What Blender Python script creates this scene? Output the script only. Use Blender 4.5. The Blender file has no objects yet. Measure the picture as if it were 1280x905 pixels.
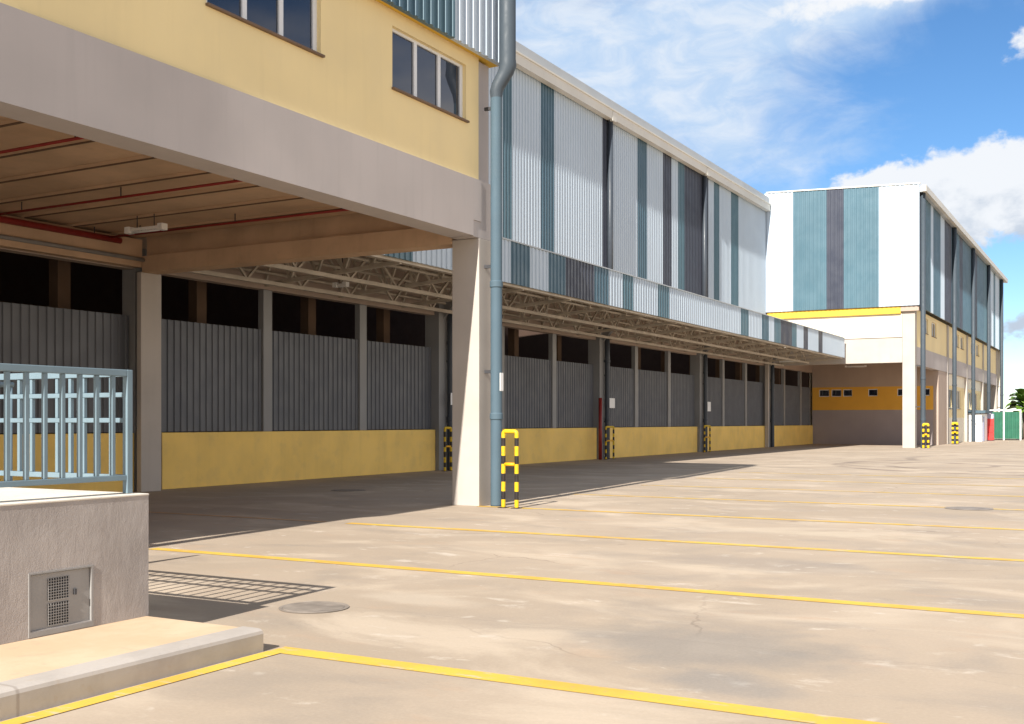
import bpy, bmesh, math, random
from mathutils import Vector
random.seed(7)
R = math.radians
scene = bpy.context.scene
COL = scene.collection

# ------------------------------------------------------------------ sun / exposure
SUN_DIR = Vector((-0.108, 1.365, -1.0))          # the way the light travels
SUN_EL = math.atan2(1.0, math.hypot(0.09, 1.365))
EXPOSURE = 0.80

# ------------------------------------------------------------------ materials
def new_mat(name):
    m = bpy.data.materials.new(name); m.use_nodes = True
    nt = m.node_tree
    return m, nt, nt.nodes['Principled BSDF']

def mixrgb(nt, fac, a, b, blend='MIX'):
    n = nt.nodes.new('ShaderNodeMix'); n.data_type = 'RGBA'; n.blend_type = blend
    for sock, v in ((n.inputs[0], fac), (n.inputs[6], a), (n.inputs[7], b)):
        if hasattr(v, 'is_linked') or hasattr(v, 'links'): nt.links.new(v, sock)
        elif isinstance(v, (int, float)): sock.default_value = v
        else: sock.default_value = (*v, 1.0)
    return n.outputs[2]

def noise(nt, vec, scale, detail=4, rough=.55, dist=0.0):
    n = nt.nodes.new('ShaderNodeTexNoise')
    n.inputs['Scale'].default_value = scale; n.inputs['Detail'].default_value = detail
    n.inputs['Roughness'].default_value = rough; n.inputs['Distortion'].default_value = dist
    if vec is not None: nt.links.new(vec, n.inputs['Vector'])
    return n.outputs['Fac']

def mapping(nt, vec, scale=(1, 1, 1), loc=(0, 0, 0), rot=(0, 0, 0)):
    n = nt.nodes.new('ShaderNodeMapping')
    n.inputs['Scale'].default_value = scale; n.inputs['Location'].default_value = loc
    n.inputs['Rotation'].default_value = rot
    nt.links.new(vec, n.inputs['Vector']); return n.outputs[0]

def ramp(nt, fac, lo, hi, a=0.0, b=1.0, smooth=True):
    n = nt.nodes.new('ShaderNodeMapRange'); n.interpolation_type = 'SMOOTHSTEP' if smooth else 'LINEAR'
    nt.links.new(fac, n.inputs[0])
    n.inputs[1].default_value = lo; n.inputs[2].default_value = hi
    n.inputs[3].default_value = a; n.inputs[4].default_value = b
    return n.outputs[0]

def math_n(nt, op, a, b=None, c=None):
    n = nt.nodes.new('ShaderNodeMath'); n.operation = op
    for i, v in enumerate((a, b, c)):
        if v is None: continue
        if isinstance(v, (int, float)): n.inputs[i].default_value = v
        else: nt.links.new(v, n.inputs[i])
    return n.outputs[0]

def coords(nt):
    return nt.nodes.new('ShaderNodeTexCoord').outputs['Object']

def paint(name, col, rough=.6, var=.12, scale=1.2, streak=.10, bump=.0, bscale=60, metal=0.0, dirt=(.25, .2, .16), dirt_amt=.0, spec=.35):
    """painted or bare surface: slow colour drift, vertical weather streaks, fine grain"""
    m, nt, b = new_mat(name)
    v = coords(nt)
    f = ramp(nt, noise(nt, v, scale, 5), .3, .7)
    dark = tuple(c * (1 - var) for c in col); lite = tuple(min(1, c * (1 + var)) for c in col)
    c = mixrgb(nt, f, dark, lite)
    if streak:
        s = ramp(nt, noise(nt, mapping(nt, v, (6, 6, .35)), 1.0, 4), .5, .75, 0, streak)
        c = mixrgb(nt, s, c, tuple(x * .55 for x in col))
    if dirt_amt:
        d = ramp(nt, noise(nt, v, scale * 2.3, 6, .65), .5, .72, 0, dirt_amt)
        c = mixrgb(nt, d, c, dirt)
    nt.links.new(c, b.inputs['Base Color'])
    rr = ramp(nt, noise(nt, v, scale * 4, 3), .3, .7, max(.05, rough - .08), min(1, rough + .08))
    nt.links.new(rr, b.inputs['Roughness'])
    b.inputs['Metallic'].default_value = metal
    b.inputs['Specular IOR Level'].default_value = spec
    if bump:
        bn = nt.nodes.new('ShaderNodeBump'); bn.inputs['Strength'].default_value = bump; bn.inputs['Distance'].default_value = .01
        nt.links.new(noise(nt, v, bscale, 4), bn.inputs['Height']); nt.links.new(bn.outputs[0], b.inputs['Normal'])
    return m

M = {}
M['yellow'] = paint('yellow_wall_paint', (.79, .64, .345), .7, .05, .5, .06, .05, 40)
M['yellow_trim'] = paint('yellow_trim_paint', (.66, .42, .05), .6, .05, 1, .05)
M['plinth'] = paint('plinth_paint', (.90, .61, .165), .65, .07, .8, .12, .1, 30, dirt_amt=.12)
M['beam'] = paint('grey_beam_paint', (.435, .395, .38), .75, .05, .7, .10, .08, 25)
M['joint'] = paint('joint_filler', (.13, .08, .05), .9, .1, 2, 0)
M['column'] = paint('pale_column_paint', (.455, .41, .365), .75, .06, .8, .10, .08, 25, dirt_amt=.08)
M['soffit'] = paint('raw_soffit_concrete', (.56, .385, .25), .85, .12, .9, .12, .15, 20, dirt_amt=.15)
M['cream'] = paint('cream_wall_paint', (.77, .71, .58), .75, .04, .8, .06, .05, 25)
M['taupe'] = paint('taupe_wall_paint', (.34, .29, .28), .8, .05, .8, .06)
M['brownwall'] = paint('brown_wall_paint', (.42, .33, .27), .8, .05, .8, .06)
M['orange_yellow'] = paint('ochre_wall_paint', (.72, .38, .05), .7, .05, .8, .04)
M['clad_white'] = paint('white_sheet_metal', (.455, .535, .615), .42, .03, .4, .05, spec=.5)
M['clad_teal'] = paint('teal_sheet_metal', (.075, .148, .19), .42, .05, .4, .05, spec=.5)
M['clad_blue'] = paint('blue_slate_sheet_metal', (.058, .12, .165), .42, .05, .4, .05, spec=.5)
M['clad_slate'] = paint('slate_sheet_metal', (.040, .047, .07), .42, .05, .4, .05, spec=.5)
M['panel'] = paint('charcoal_sheet_metal', (.10, .107, .123), .5, .06, .6, .06, spec=.5)
M['steel_grey'] = paint('grey_painted_steel', (.25, .25, .25), .5, .06, 1, .08)
M['steel_dark'] = paint('dark_painted_steel', (.055, .055, .06), .5, .08, 1, .06)
M['truss'] = paint('galvanised_truss_steel', (.52, .46, .38), .55, .12, 2, .1, metal=.15)
M['canopy_sheet'] = paint('canopy_underside_sheet', (.38, .29, .21), .6, .1, 1, .05)
M['pipe_blue'] = paint('blue_grey_pipe_paint', (.078, .122, .155), .7, .05, 1.5, .1, spec=.3)
M['pipe_slate'] = paint('slate_pipe_paint', (.05, .066, .082), .6, .05, 1.5, .08, spec=.4)
M['pipe_dark'] = paint('dark_pipe_paint', (.05, .06, .075), .4, .05, 1.5, .05)
M['red'] = paint('red_pipe_paint', (.24, .02, .015), .45, .1, 2, .1)
M['gutter'] = paint('white_gutter_metal', (.64, .62, .56), .5, .04, .6, .08)
M['roof'] = paint('grey_roof_metal', (.44, .47, .49), .45, .04, .5, .04)
M['rail'] = paint('blue_grey_rail_paint', (.15, .215, .255), .6, .06, 3, .06, spec=.5)
M['white'] = paint('white_paint', (.80, .80, .79), .5, .03, 1, .05)
M['white_frame'] = paint('window_frame_white', (.70, .72, .74), .4, .03, 2, .05)
M['sill'] = paint('brown_sill', (.16, .10, .06), .6, .1, 2, .05)
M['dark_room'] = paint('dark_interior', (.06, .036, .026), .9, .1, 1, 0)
M['red_box'] = paint('red_cabinet_paint', (.70, .05, .045), .4, .05, 2, .05)
M['green_box'] = paint('green_container_paint', (.025, .13, .08), .5, .12, 1.5, .15)
M['lilac'] = paint('lilac_grey_paint', (.42, .46, .62), .5, .05, 2, .05)
M['haz_yellow'] = paint('hazard_yellow', (.66, .44, .012), .5, .1, 5, .2, dirt=(.2, .13, .05), dirt_amt=.45)
M['haz_black'] = paint('hazard_black', (.025, .02, .02), .45, .1, 5, .0)
M['haz_orange'] = paint('hazard_orange', (.78, .40, .01), .4, .06, 5, .05)
M['iron'] = paint('cast_iron', (.23, .195, .165), .6, .2, 6, 0, .3, 30)
M['grille'] = paint('grille_black', (.015, .015, .017), .6, .1, 5, 0)
M['cabinet'] = paint('galvanised_cabinet', (.28, .27, .26), .6, .07, 3, .15)
M['lamp_white'] = paint('lamp_housing_white', (.85, .85, .83), .3, .02, 4, 0)
M['bark'] = paint('bark', (.14, .10, .07), .9, .25, 6, .2, .4, 12)

def glass_mat():
    m, nt, b = new_mat('window_glass')
    b.inputs['Base Color'].default_value = (.012, .016, .03, 1)
    b.inputs['Roughness'].default_value = .03
    b.inputs['IOR'].default_value = 1.75
    b.inputs['Specular IOR Level'].default_value = .6
    return m
M['glass'] = glass_mat()

def render_mat():
    """rough rendered concrete of the platform: trowel ripples and pits"""
    m, nt, b = new_mat('rough_render')
    v = coords(nt)
    c = mixrgb(nt, ramp(nt, noise(nt, v, 2.2, 5), .3, .7), (.31, .275, .255), (.39, .35, .325))
    c = mixrgb(nt, ramp(nt, noise(nt, mapping(nt, v, (9, 9, 2.5)), 1, 5, .6), .52, .7, 0, .22), c, (.47, .43, .40))
    c = mixrgb(nt, ramp(nt, noise(nt, mapping(nt, v, (4, 4, .5), (3, 1, 0)), 1, 5), .55, .75, 0, .25), c, (.28, .24, .21))
    nt.links.new(c, b.inputs['Base Color']); b.inputs['Roughness'].default_value = .9
    a_ = noise(nt, mapping(nt, v, (5, 5, 3), (1, 2, 3), (R(20), R(35), 0)), 1, 8, .72, .8)
    b_ = noise(nt, mapping(nt, v, (16, 16, 5), (0, 0, 0), (R(8), 0, 0)), 1, 6, .7, .5)
    h = math_n(nt, 'ADD', math_n(nt, 'MULTIPLY', a_, 1.4), math_n(nt, 'ADD', b_, math_n(nt, 'MULTIPLY', noise(nt, v, 90, 3, .6), .5)))
    bn = nt.nodes.new('ShaderNodeBump'); bn.inputs['Strength'].default_value = .42; bn.inputs['Distance'].default_value = .02
    nt.links.new(h, bn.inputs['Height']); nt.links.new(bn.outputs[0], b.inputs['Normal'])
    return m
M['render'] = render_mat()

def ground_mat():
    m, nt, b = new_mat('yard_concrete')
    v = coords(nt)
    n1 = ramp(nt, noise(nt, v, .22, 6, .6, .4), .34, .66)
    c = mixrgb(nt, n1, (.345, .276, .208), (.410, .328, .250))
    # trowelled patches stretched across the bays
    s = noise(nt, mapping(nt, v, (.6, 1.0, 1), (2, 5, 0), (0, 0, R(8))), 1, 7, .62, .5)
    c = mixrgb(nt, ramp(nt, s, .46, .72, 0, .62), c, (.285, .240, .197))
    s2 = noise(nt, mapping(nt, v, (.42, .65, 1), (9, 2, 0)), 1, 6, .6, .6)
    c = mixrgb(nt, ramp(nt, s2, .48, .68, 0, .8), c, (.50, .41, .315))
    # pale scuffs and reddish dust
    s3 = noise(nt, mapping(nt, v, (1.2, 2.0, 1), (4, 7, 0), (0, 0, R(-6))), 1, 9, .7, .3)
    c = mixrgb(nt, ramp(nt, s3, .575, .70, 0, .65), c, (.60, .53, .45))
    s4 = noise(nt, mapping(nt, v, (.8, 1.5, 1), (14, 3, 0)), 1, 7, .65)
    c = mixrgb(nt, ramp(nt, s4, .56, .72, 0, .5), c, (.415, .29, .20))
    s5 = noise(nt, mapping(nt, v, (2.2, 3.6, 1), (24, 13, 0)), 1, 6, .65, .6)
    c = mixrgb(nt, ramp(nt, s5, .60, .76, 0, .3), c, (.235, .195, .165))
    # grey wet-looking stains in the near yard
    sep = nt.nodes.new('ShaderNodeSeparateXYZ'); nt.links.new(v, sep.inputs[0])
    def blob(cx, cy, rx, ry, amt, col, c):
        dx = math_n(nt, 'MULTIPLY', math_n(nt, 'SUBTRACT', sep.outputs[0], cx), 1 / rx)
        dy = math_n(nt, 'MULTIPLY', math_n(nt, 'SUBTRACT', sep.outputs[1], cy), 1 / ry)
        d = math_n(nt, 'SQRT', math_n(nt, 'ADD', math_n(nt, 'MULTIPLY', dx, dx), math_n(nt, 'MULTIPLY', dy, dy)))
        d = math_n(nt, 'ADD', d, math_n(nt, 'MULTIPLY', math_n(nt, 'SUBTRACT', noise(nt, v, 1.3, 6, .6), .5), 1.9))
        return mixrgb(nt, ramp(nt, d, .35, 1.1, amt, 0), c, col)
    c = blob(-2.6, 7.6, 1.1, .9, .65, (0.220, 0.201, 0.182), c)
    c = blob(-2.2, 6.6, .6, .35, .6, (0.213, 0.201, 0.190), c)
    c = blob(-2.0, 4.6, 1.4, .5, .5, (0.251, 0.236, 0.220), c)
    c = blob(-3.6, 12.2, 1.6, .7, .45, (0.251, 0.217, 0.190), c)
    c = blob(-5.6, 8.3, .9, .35, .6, (0.471, 0.395, 0.312), c)
    c = blob(-4.0, 16.0, 1.7, .5, .5, (0.502, 0.418, 0.319), c)
    # tyre scrub arcs in the far yard
    def arc(cx, cy, r, w, amt, c):
        dx = math_n(nt, 'SUBTRACT', sep.outputs[0], cx); dy = math_n(nt, 'SUBTRACT', sep.outputs[1], cy)
        d = math_n(nt, 'SQRT', math_n(nt, 'ADD', math_n(nt, 'MULTIPLY', dx, dx), math_n(nt, 'MULTIPLY', dy, dy)))
        e = math_n(nt, 'ABSOLUTE', math_n(nt, 'SUBTRACT', d, r))
        k = math_n(nt, 'MULTIPLY', ramp(nt, e, w * .3, w, amt, 0), ramp(nt, noise(nt, v, .5, 4), .35, .6))
        return mixrgb(nt, k, c, (0.122, 0.095, 0.084))
    c = arc(-2.5, 43.5, 7.2, .30, .7, c); c = arc(-2.5, 43.5, 5.4, .28, .6, c)
    c = arc(1.0, 52, 9.5, .35, .55, c); c = arc(-6.8, 43, 2.6, .25, .6, c)
    def vor(sc, feat, loc=(0, 0, 0)):
        n = nt.nodes.new('ShaderNodeTexVoronoi'); n.feature = feat; n.inputs['Scale'].default_value = sc
        w_ = nt.nodes.new('ShaderNodeVectorMath'); w_.operation = 'ADD'
        nn = nt.nodes.new('ShaderNodeTexNoise'); nn.inputs['Scale'].default_value = 1.6; nn.inputs['Detail'].default_value = 5
        nt.links.new(v, nn.inputs['Vector'])
        sc_ = nt.nodes.new('ShaderNodeVectorMath'); sc_.operation = 'SCALE'; sc_.inputs['Scale'].default_value = .45
        nt.links.new(nn.outputs['Color'], sc_.inputs[0]); nt.links.new(mapping(nt, v, (1, 1, 0), loc), w_.inputs[0]); nt.links.new(sc_.outputs[0], w_.inputs[1])
        nt.links.new(w_.outputs[0], n.inputs['Vector']); return n.outputs['Distance']
    k = math_n(nt, 'MULTIPLY', ramp(nt, vor(.22, 'DISTANCE_TO_EDGE'), .0008, .003, .42, 0), ramp(nt, noise(nt, v, .3, 3), .48, .62))
    c = mixrgb(nt, k, c, (.12, .09, .07))
    k = math_n(nt, 'MULTIPLY', ramp(nt, vor(1.1, 'F1', (3, 8, 0)), .05, .12, .5, 0), ramp(nt, noise(nt, mapping(nt, v, (1, 1, 1), (5, 1, 0)), .5, 3), .5, .66))
    c = mixrgb(nt, k, c, (.17, .135, .11))
    k = math_n(nt, 'MULTIPLY', ramp(nt, vor(2.3, 'F1', (13, 2, 0)), .04, .16, .55, 0), ramp(nt, noise(nt, mapping(nt, v, (1, 1, 1), (9, 4, 0)), .45, 3), .46, .62))
    c = mixrgb(nt, k, c, (.56, .50, .43))
    # hairline cracks / construction joints every 4 m
    fr = math_n(nt, 'ABSOLUTE', math_n(nt, 'SUBTRACT', math_n(nt, 'FRACT', math_n(nt, 'MULTIPLY', math_n(nt, 'ADD', sep.outputs[1], .3), .25)), .5))
    c = mixrgb(nt, ramp(nt, fr, .4985, .4995, 0, .35), c, (0.167, 0.137, 0.114))
    fine = ramp(nt, noise(nt, v, 38, 5, .7), .35, .7)
    c = mixrgb(nt, .07, c, mixrgb(nt, fine, (0.152, 0.122, 0.099), (0.570, 0.471, 0.365)))
    nt.links.new(c, b.inputs['Base Color'])
    nt.links.new(ramp(nt, s, .4, .7, .88, .68), b.inputs['Roughness'])
    b.inputs['Specular IOR Level'].default_value = .3
    bn = nt.nodes.new('ShaderNodeBump'); bn.inputs['Strength'].default_value = .15; bn.inputs['Distance'].default_value = .006
    nt.links.new(math_n(nt, 'ADD', noise(nt, v, 45, 5), noise(nt, v, 6, 3)), bn.inputs['Height'])
    nt.links.new(bn.outputs[0], b.inputs['Normal'])
    return m
M['ground'] = ground_mat()

def line_mat():
    m, nt, b = new_mat('worn_yellow_line_paint')
    v = coords(nt)
    c = mixrgb(nt, ramp(nt, noise(nt, v, 1.1, 4), .35, .65), (.58, .34, .05), (.63, .42, .055))
    w = noise(nt, mapping(nt, v, (3, 9, 1)), 1, 7, .7)
    sep = nt.nodes.new('ShaderNodeSeparateXYZ'); nt.links.new(v, sep.inputs[0])
    far = ramp(nt, sep.outputs[1], 6, 26, .03, .12)
    c = mixrgb(nt, ramp(nt, math_n(nt, 'ADD', w, far), .58, .72, 0, .9), c, (.52, .42, .31))
    c = mixrgb(nt, ramp(nt, noise(nt, v, 20, 5, .7), .57, .68, 0, .6), c, (.32, .255, .18))
    nt.links.new(c, b.inputs['Base Color']); b.inputs['Roughness'].default_value = .7
    return m
M['line'] = line_mat()

M['line_faint'] = paint('faded_line_paint', (.50, .31, .17), .8, .12, 3, 0, dirt=(.4, .3, .22), dirt_amt=.8)

def kerb_mat(name, a, bcol, joint):
    m, nt, b = new_mat(name)
    v = coords(nt)
    c = mixrgb(nt, ramp(nt, noise(nt, v, 1.7, 6, .6), .35, .65), a, bcol)
    c = mixrgb(nt, ramp(nt, noise(nt, v, 9, 6, .65), .56, .72, 0, .35), c, (.36, .28, .21))
    if joint:
        sep = nt.nodes.new('ShaderNodeSeparateXYZ'); nt.links.new(v, sep.inputs[0])
        fr = math_n(nt, 'ABSOLUTE', math_n(nt, 'SUBTRACT', math_n(nt, 'FRACT', math_n(nt, 'MULTIPLY_ADD', sep.outputs[1], .5, -1.975)), .5))
        c = mixrgb(nt, ramp(nt, fr, .492, .498, 0, .5), c, (.22, .18, .15))
    nt.links.new(c, b.inputs['Base Color']); b.inputs['Roughness'].default_value = .85
    bn = nt.nodes.new('ShaderNodeBump'); bn.inputs['Strength'].default_value = .2; bn.inputs['Distance'].default_value = .005
    nt.links.new(noise(nt, v, 30, 5), bn.inputs['Height']); nt.links.new(bn.outputs[0], b.inputs['Normal'])
    return m
M['kerb'] = kerb_mat('kerb_concrete', (.36, .32, .285), (.43, .385, .345), True)
M['island'] = kerb_mat('sandy_screed', (.52, .37, .235), (.58, .43, .29), False)
M['podium_top'] = kerb_mat('platform_top_screed', (.60, .55, .48), (.68, .63, .55), False)

def leaf_mat():
    m, nt, b = new_mat('broad_leaf')
    v = coords(nt)
    c = mixrgb(nt, ramp(nt, noise(nt, v, 2.5, 3), .35, .65), (.06, .13, .02), (.14, .23, .035))
    nt.links.new(c, b.inputs['Base Color']); b.inputs['Roughness'].default_value = .45
    return m
M['leaf'] = leaf_mat()

# ------------------------------------------------------------------ object helpers
def tag(o, label=None, cat=None, group=None, kind=None):
    if label: o['label'] = label
    if cat: o['category'] = cat
    if group: o['group'] = group
    if kind: o['kind'] = kind
    return o

def thing(name, loc, label, cat, group=None):
    o = bpy.data.objects.new(name, None); COL.objects.link(o)
    o.location = loc; o.empty_display_size = .3
    o['loc0'] = 0
    del o['loc0']
    return tag(o, label, cat, group)

def root_loc(o):
    p = Vector((0, 0, 0))
    while o is not None:
        p += o.location; o = o.parent
    return p

class MB:
    """collects shapes in world coordinates, builds ONE mesh object"""
    def __init__(s): s.v = []; s.f = []; s.mi = []; s.sm = []
    def add(s, verts, faces, mi=0, smooth=False):
        n = len(s.v); s.v += [tuple(p) for p in verts]
        for i, f in enumerate(faces):
            s.f.append([n + k for k in f]); s.mi.append(mi[i] if isinstance(mi, list) else mi); s.sm.append(smooth)
        return s
    def box(s, x0, x1, y0, y1, z0, z1, mi=0):
        v = [(x, y, z) for z in (z0, z1) for y in (y0, y1) for x in (x0, x1)]
        return s.add(v, [(0, 2, 3, 1), (4, 5, 7, 6), (0, 1, 5, 4), (2, 6, 7, 3), (0, 4, 6, 2), (1, 3, 7, 5)], mi)
    def bevbox(s, x0, x1, y0, y1, z0, z1, b=.01, mi=0):
        bm = bmesh.new()
        bmesh.ops.create_cube(bm, size=1)
        for v in bm.verts:
            v.co = Vector(((x0 + x1) / 2 + v.co.x * (x1 - x0), (y0 + y1) / 2 + v.co.y * (y1 - y0), (z0 + z1) / 2 + v.co.z * (z1 - z0)))
        bmesh.ops.bevel(bm, geom=bm.edges[:], offset=b, segments=2, affect='EDGES', profile=.6)
        bm.verts.index_update()
        s.add([v.co[:] for v in bm.verts], [[v.index for v in f.verts] for f in bm.faces], mi)
        bm.free(); return s
    def prism(s, poly, axis, a0, a1, mi=0):
        """poly: 2-D outline; axis 'x': (y,z), 'y': (x,z), 'z': (x,y); extruded a0..a1"""
        def P(p, a): return {'x': (a, p[0], p[1]), 'y': (p[0], a, p[1]), 'z': (p[0], p[1], a)}[axis]
        n = len(poly)
        v = [P(p, a0) for p in poly] + [P(p, a1) for p in poly]
        f = [[i, (i + 1) % n, n + (i + 1) % n, n + i] for i in range(n)] + [list(range(n))[::-1], list(range(n, 2 * n))]
        return s.add(v, f, mi)
    def tube(s, path, r, n=12, mi=0, smooth=True, rads=None, mis=None):
        pts = [Vector(p) for p in path]; V = []; F = []; MI = []
        up = None
        for i, p in enumerate(pts):
            d = (pts[min(i + 1, len(pts) - 1)] - pts[max(i - 1, 0)]).normalized()
            if up is None:
                a = Vector((0, 0, 1)) if abs(d.z) < .9 else Vector((1, 0, 0))
                up = (a - d * a.dot(d)).normalized()
            else:
                up = (up - d * up.dot(d)).normalized()
            sd = d.cross(up); rr = rads[i] if rads else r
            for k in range(n):
                t = 2 * math.pi * k / n
                V.append(p + (up * math.cos(t) + sd * math.sin(t)) * rr)
        for i in range(len(pts) - 1):
            for k in range(n):
                a, b = i * n + k, i * n + (k + 1) % n
                F.append((a, b, b + n, a + n)); MI.append(mis[i] if mis else mi)
        n0 = len(s.f); s.add(V, F, MI, smooth)
        e = len(V) - n
        s.add([], [], 0)
        base = len(s.v) - len(V)
        s.f.append([base + k for k in range(n)][::-1]); s.mi.append(MI[0]); s.sm.append(False)
        s.f.append([base + e + k for k in range(n)]); s.mi.append(MI[-1]); s.sm.append(False)
        return s
    def bar(s, p0, p1, w, h=None, mi=0):
        """square bar from p0 to p1"""
        p0, p1 = Vector(p0), Vector(p1); d = (p1 - p0).normalized(); h = h or w
        a = Vector((0, 0, 1)) if abs(d.z) < .95 else Vector((0, 1, 0))
        u = (a - d * a.dot(d)).normalized() * h / 2; q = d.cross(u).normalized() * w / 2
        v = [p + i * u + j * q for p in (p0, p1) for i, j in ((-1, -1), (-1, 1), (1, 1), (1, -1))]
        return s.add(v, [(0, 3, 2, 1), (4, 5, 6, 7), (0, 1, 5, 4), (1, 2, 6, 5), (2, 3, 7, 6), (3, 0, 4, 7)], mi)
    def build(s, name, mats, parent=None, label=None):
        me = bpy.data.meshes.new(name)
        off = root_loc(parent) if parent else Vector((0, 0, 0))
        me.from_pydata([Vector(p) - off for p in s.v], [], s.f)
        for m in (mats if isinstance(mats, list) else [mats]): me.materials.append(m)
        me.polygons.foreach_set('material_index', s.mi)
        me.polygons.foreach_set('use_smooth', s.sm)
        bm = bmesh.new(); bm.from_mesh(me)
        bmesh.ops.recalc_face_normals(bm, faces=bm.faces); bm.to_mesh(me); bm.free()
        me.update()
        o = bpy.data.objects.new(name, me); COL.objects.link(o)
        if parent: o.parent = parent
        if label: o['label'] = label
        return o

def box(name, m, parent, *d, bev=0, label=None):
    b = MB(); (b.bevbox(*d, bev) if bev else b.box(*d))
    return b.build(name, m, parent, label)

def copy_tree(o, parent=None):
    c = o.copy(); COL.objects.link(c)
    if parent is not None: c.parent = parent
    for ch in list(o.children): copy_tree(ch, c)
    return c

def corrugated(axis, a0, a1, z0, ztop, front, out, pitch, depth, strips, thick=.06, jitter=0):
    """trapezoid-rib sheet with a flat back. axis 'y': runs along Y, faces out*X at X=front; axis 'x': runs along X, faces out*Y.
    strips: list of (end_position, material_index) in rising order. ztop: number or function of position."""
    zt = ztop if callable(ztop) else (lambda a: ztop)
    n = max(1, int(round((a1 - a0) / pitch))); p = (a1 - a0) / n
    prof = []
    for i in range(n):
        s = a0 + i * p
        prof += [(s, 0), (s + p * .52, 0), (s + p * .60, depth), (s + p * .90, depth)]
    prof.append((a1, 0))
    def P(a, d, z): return (front + out * d, a, z) if axis == 'y' else (a, front + out * d, z)
    V = []; F = []; MI = []
    def mi_of(a):
        for e, m in strips:
            if a <= e: return m
        return strips[-1][1]
    for a, d in prof:
        V += [P(a, d, z0), P(a, d, zt(a)), P(a, -thick, zt(a)), P(a, -thick, z0)]
    for i in range(len(prof) - 1):
        b, c = 4 * i, 4 * i + 4; m = mi_of((int((prof[i][0] - a0 + 1e-6) / p) + .5) * p + a0)
        for k in range(4):
            F.append((b + k, c + k, c + (k + 1) % 4, b + (k + 1) % 4)); MI.append(m)
    F += [(0, 1, 2, 3), tuple(len(V) - 4 + k for k in (3, 2, 1, 0))]; MI += [MI[0], MI[-1]]
    return MB().add(V, F, MI)

def holed_wall(axis, a0, a1, z0, z1, front, back, holes, mi_rows=None):
    """one connected wall slab with rectangular openings; holes: (a0,a1,z0,z1)"""
    A = sorted({a0, a1} | {h[i] for h in holes for i in (0, 1)}); Z = sorted({z0, z1} | {h[i] for h in holes for i in (2, 3)} | {r[0] for r in (mi_rows or []) if z0 < r[0] < z1})
    def P(a, d, z): return (d, a, z) if axis == 'y' else (a, d, z)
    V = []; idx = {}
    def g(i, j, d):
        k = (i, j, d)
        if k not in idx:
            idx[k] = len(V); V.append(P(A[i], d, Z[j]))
        return idx[k]
    def solid(i, j):
        if not (0 <= i < len(A) - 1 and 0 <= j < len(Z) - 1): return False
        a, z = (A[i] + A[i + 1]) / 2, (Z[j] + Z[j + 1]) / 2
        return not any(h[0] < a < h[1] and h[2] < z < h[3] for h in holes)
    F = []; MI = []
    def m(j):
        if not mi_rows: return 0
        z = (Z[j] + Z[j + 1]) / 2
        for top, k in mi_rows:
            if z <= top: return k
        return mi_rows[-1][1]
    for i in range(len(A) - 1):
        for j in range(len(Z) - 1):
            if not solid(i, j): continue
            for d in (front, back):
                F.append((g(i, j, d), g(i + 1, j, d), g(i + 1, j + 1, d), g(i, j + 1, d))); MI.append(m(j))
            for di, dj, e in ((-1, 0, ((i, j), (i, j + 1))), (1, 0, ((i + 1, j), (i + 1, j + 1))), (0, -1, ((i, j), (i + 1, j))), (0, 1, ((i, j + 1), (i + 1, j + 1)))):
                if not solid(i + di, j + dj):
                    (p, q), (r, t) = e
                    F.append((g(p, q, front), g(r, t, front), g(r, t, back), g(p, q, back))); MI.append(m(j))
    return MB().add(V, F, MI)

def window(parent, axis, a0, a1, z0, z1, d, out, panes, fr=.09, sill=True):
    """frame mesh (part) with its panes and sill (sub-parts); d = plane of the frame front"""
    holes = []; w = (a1 - a0 - fr) / panes
    for k in range(panes): holes.append((a0 + fr + k * w, a0 + (k + 1) * w, z0 + .05, z1 - .05))
    f = holed_wall(axis, a0, a1, z0, z1, d, d - out * .07, holes).build('window', M['white_frame'], parent)
    for h in holes:
        b = MB()
        if axis == 'y': b.box(min(d - out * .05, d - out * .03), max(d - out * .05, d - out * .03), h[0], h[1], h[2], h[3])
        else: b.box(h[0], h[1], min(d - out * .05, d - out * .03), max(d - out * .05, d - out * .03), h[2], h[3])
        b.build('pane', M['glass'], f)
    if sill:
        b = MB(); lo, hi = sorted((d + out * .001, d + out * .13))
        if axis == 'y': b.box(lo, hi, a0 - .02, a1 + .04, z0 - .035, z0 - .002)
        else: b.box(a0 - .02, a1 + .04, lo, hi, z0 - .035, z0 - .002)
        b.build('sill', M['sill'], f)
    return f

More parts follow.
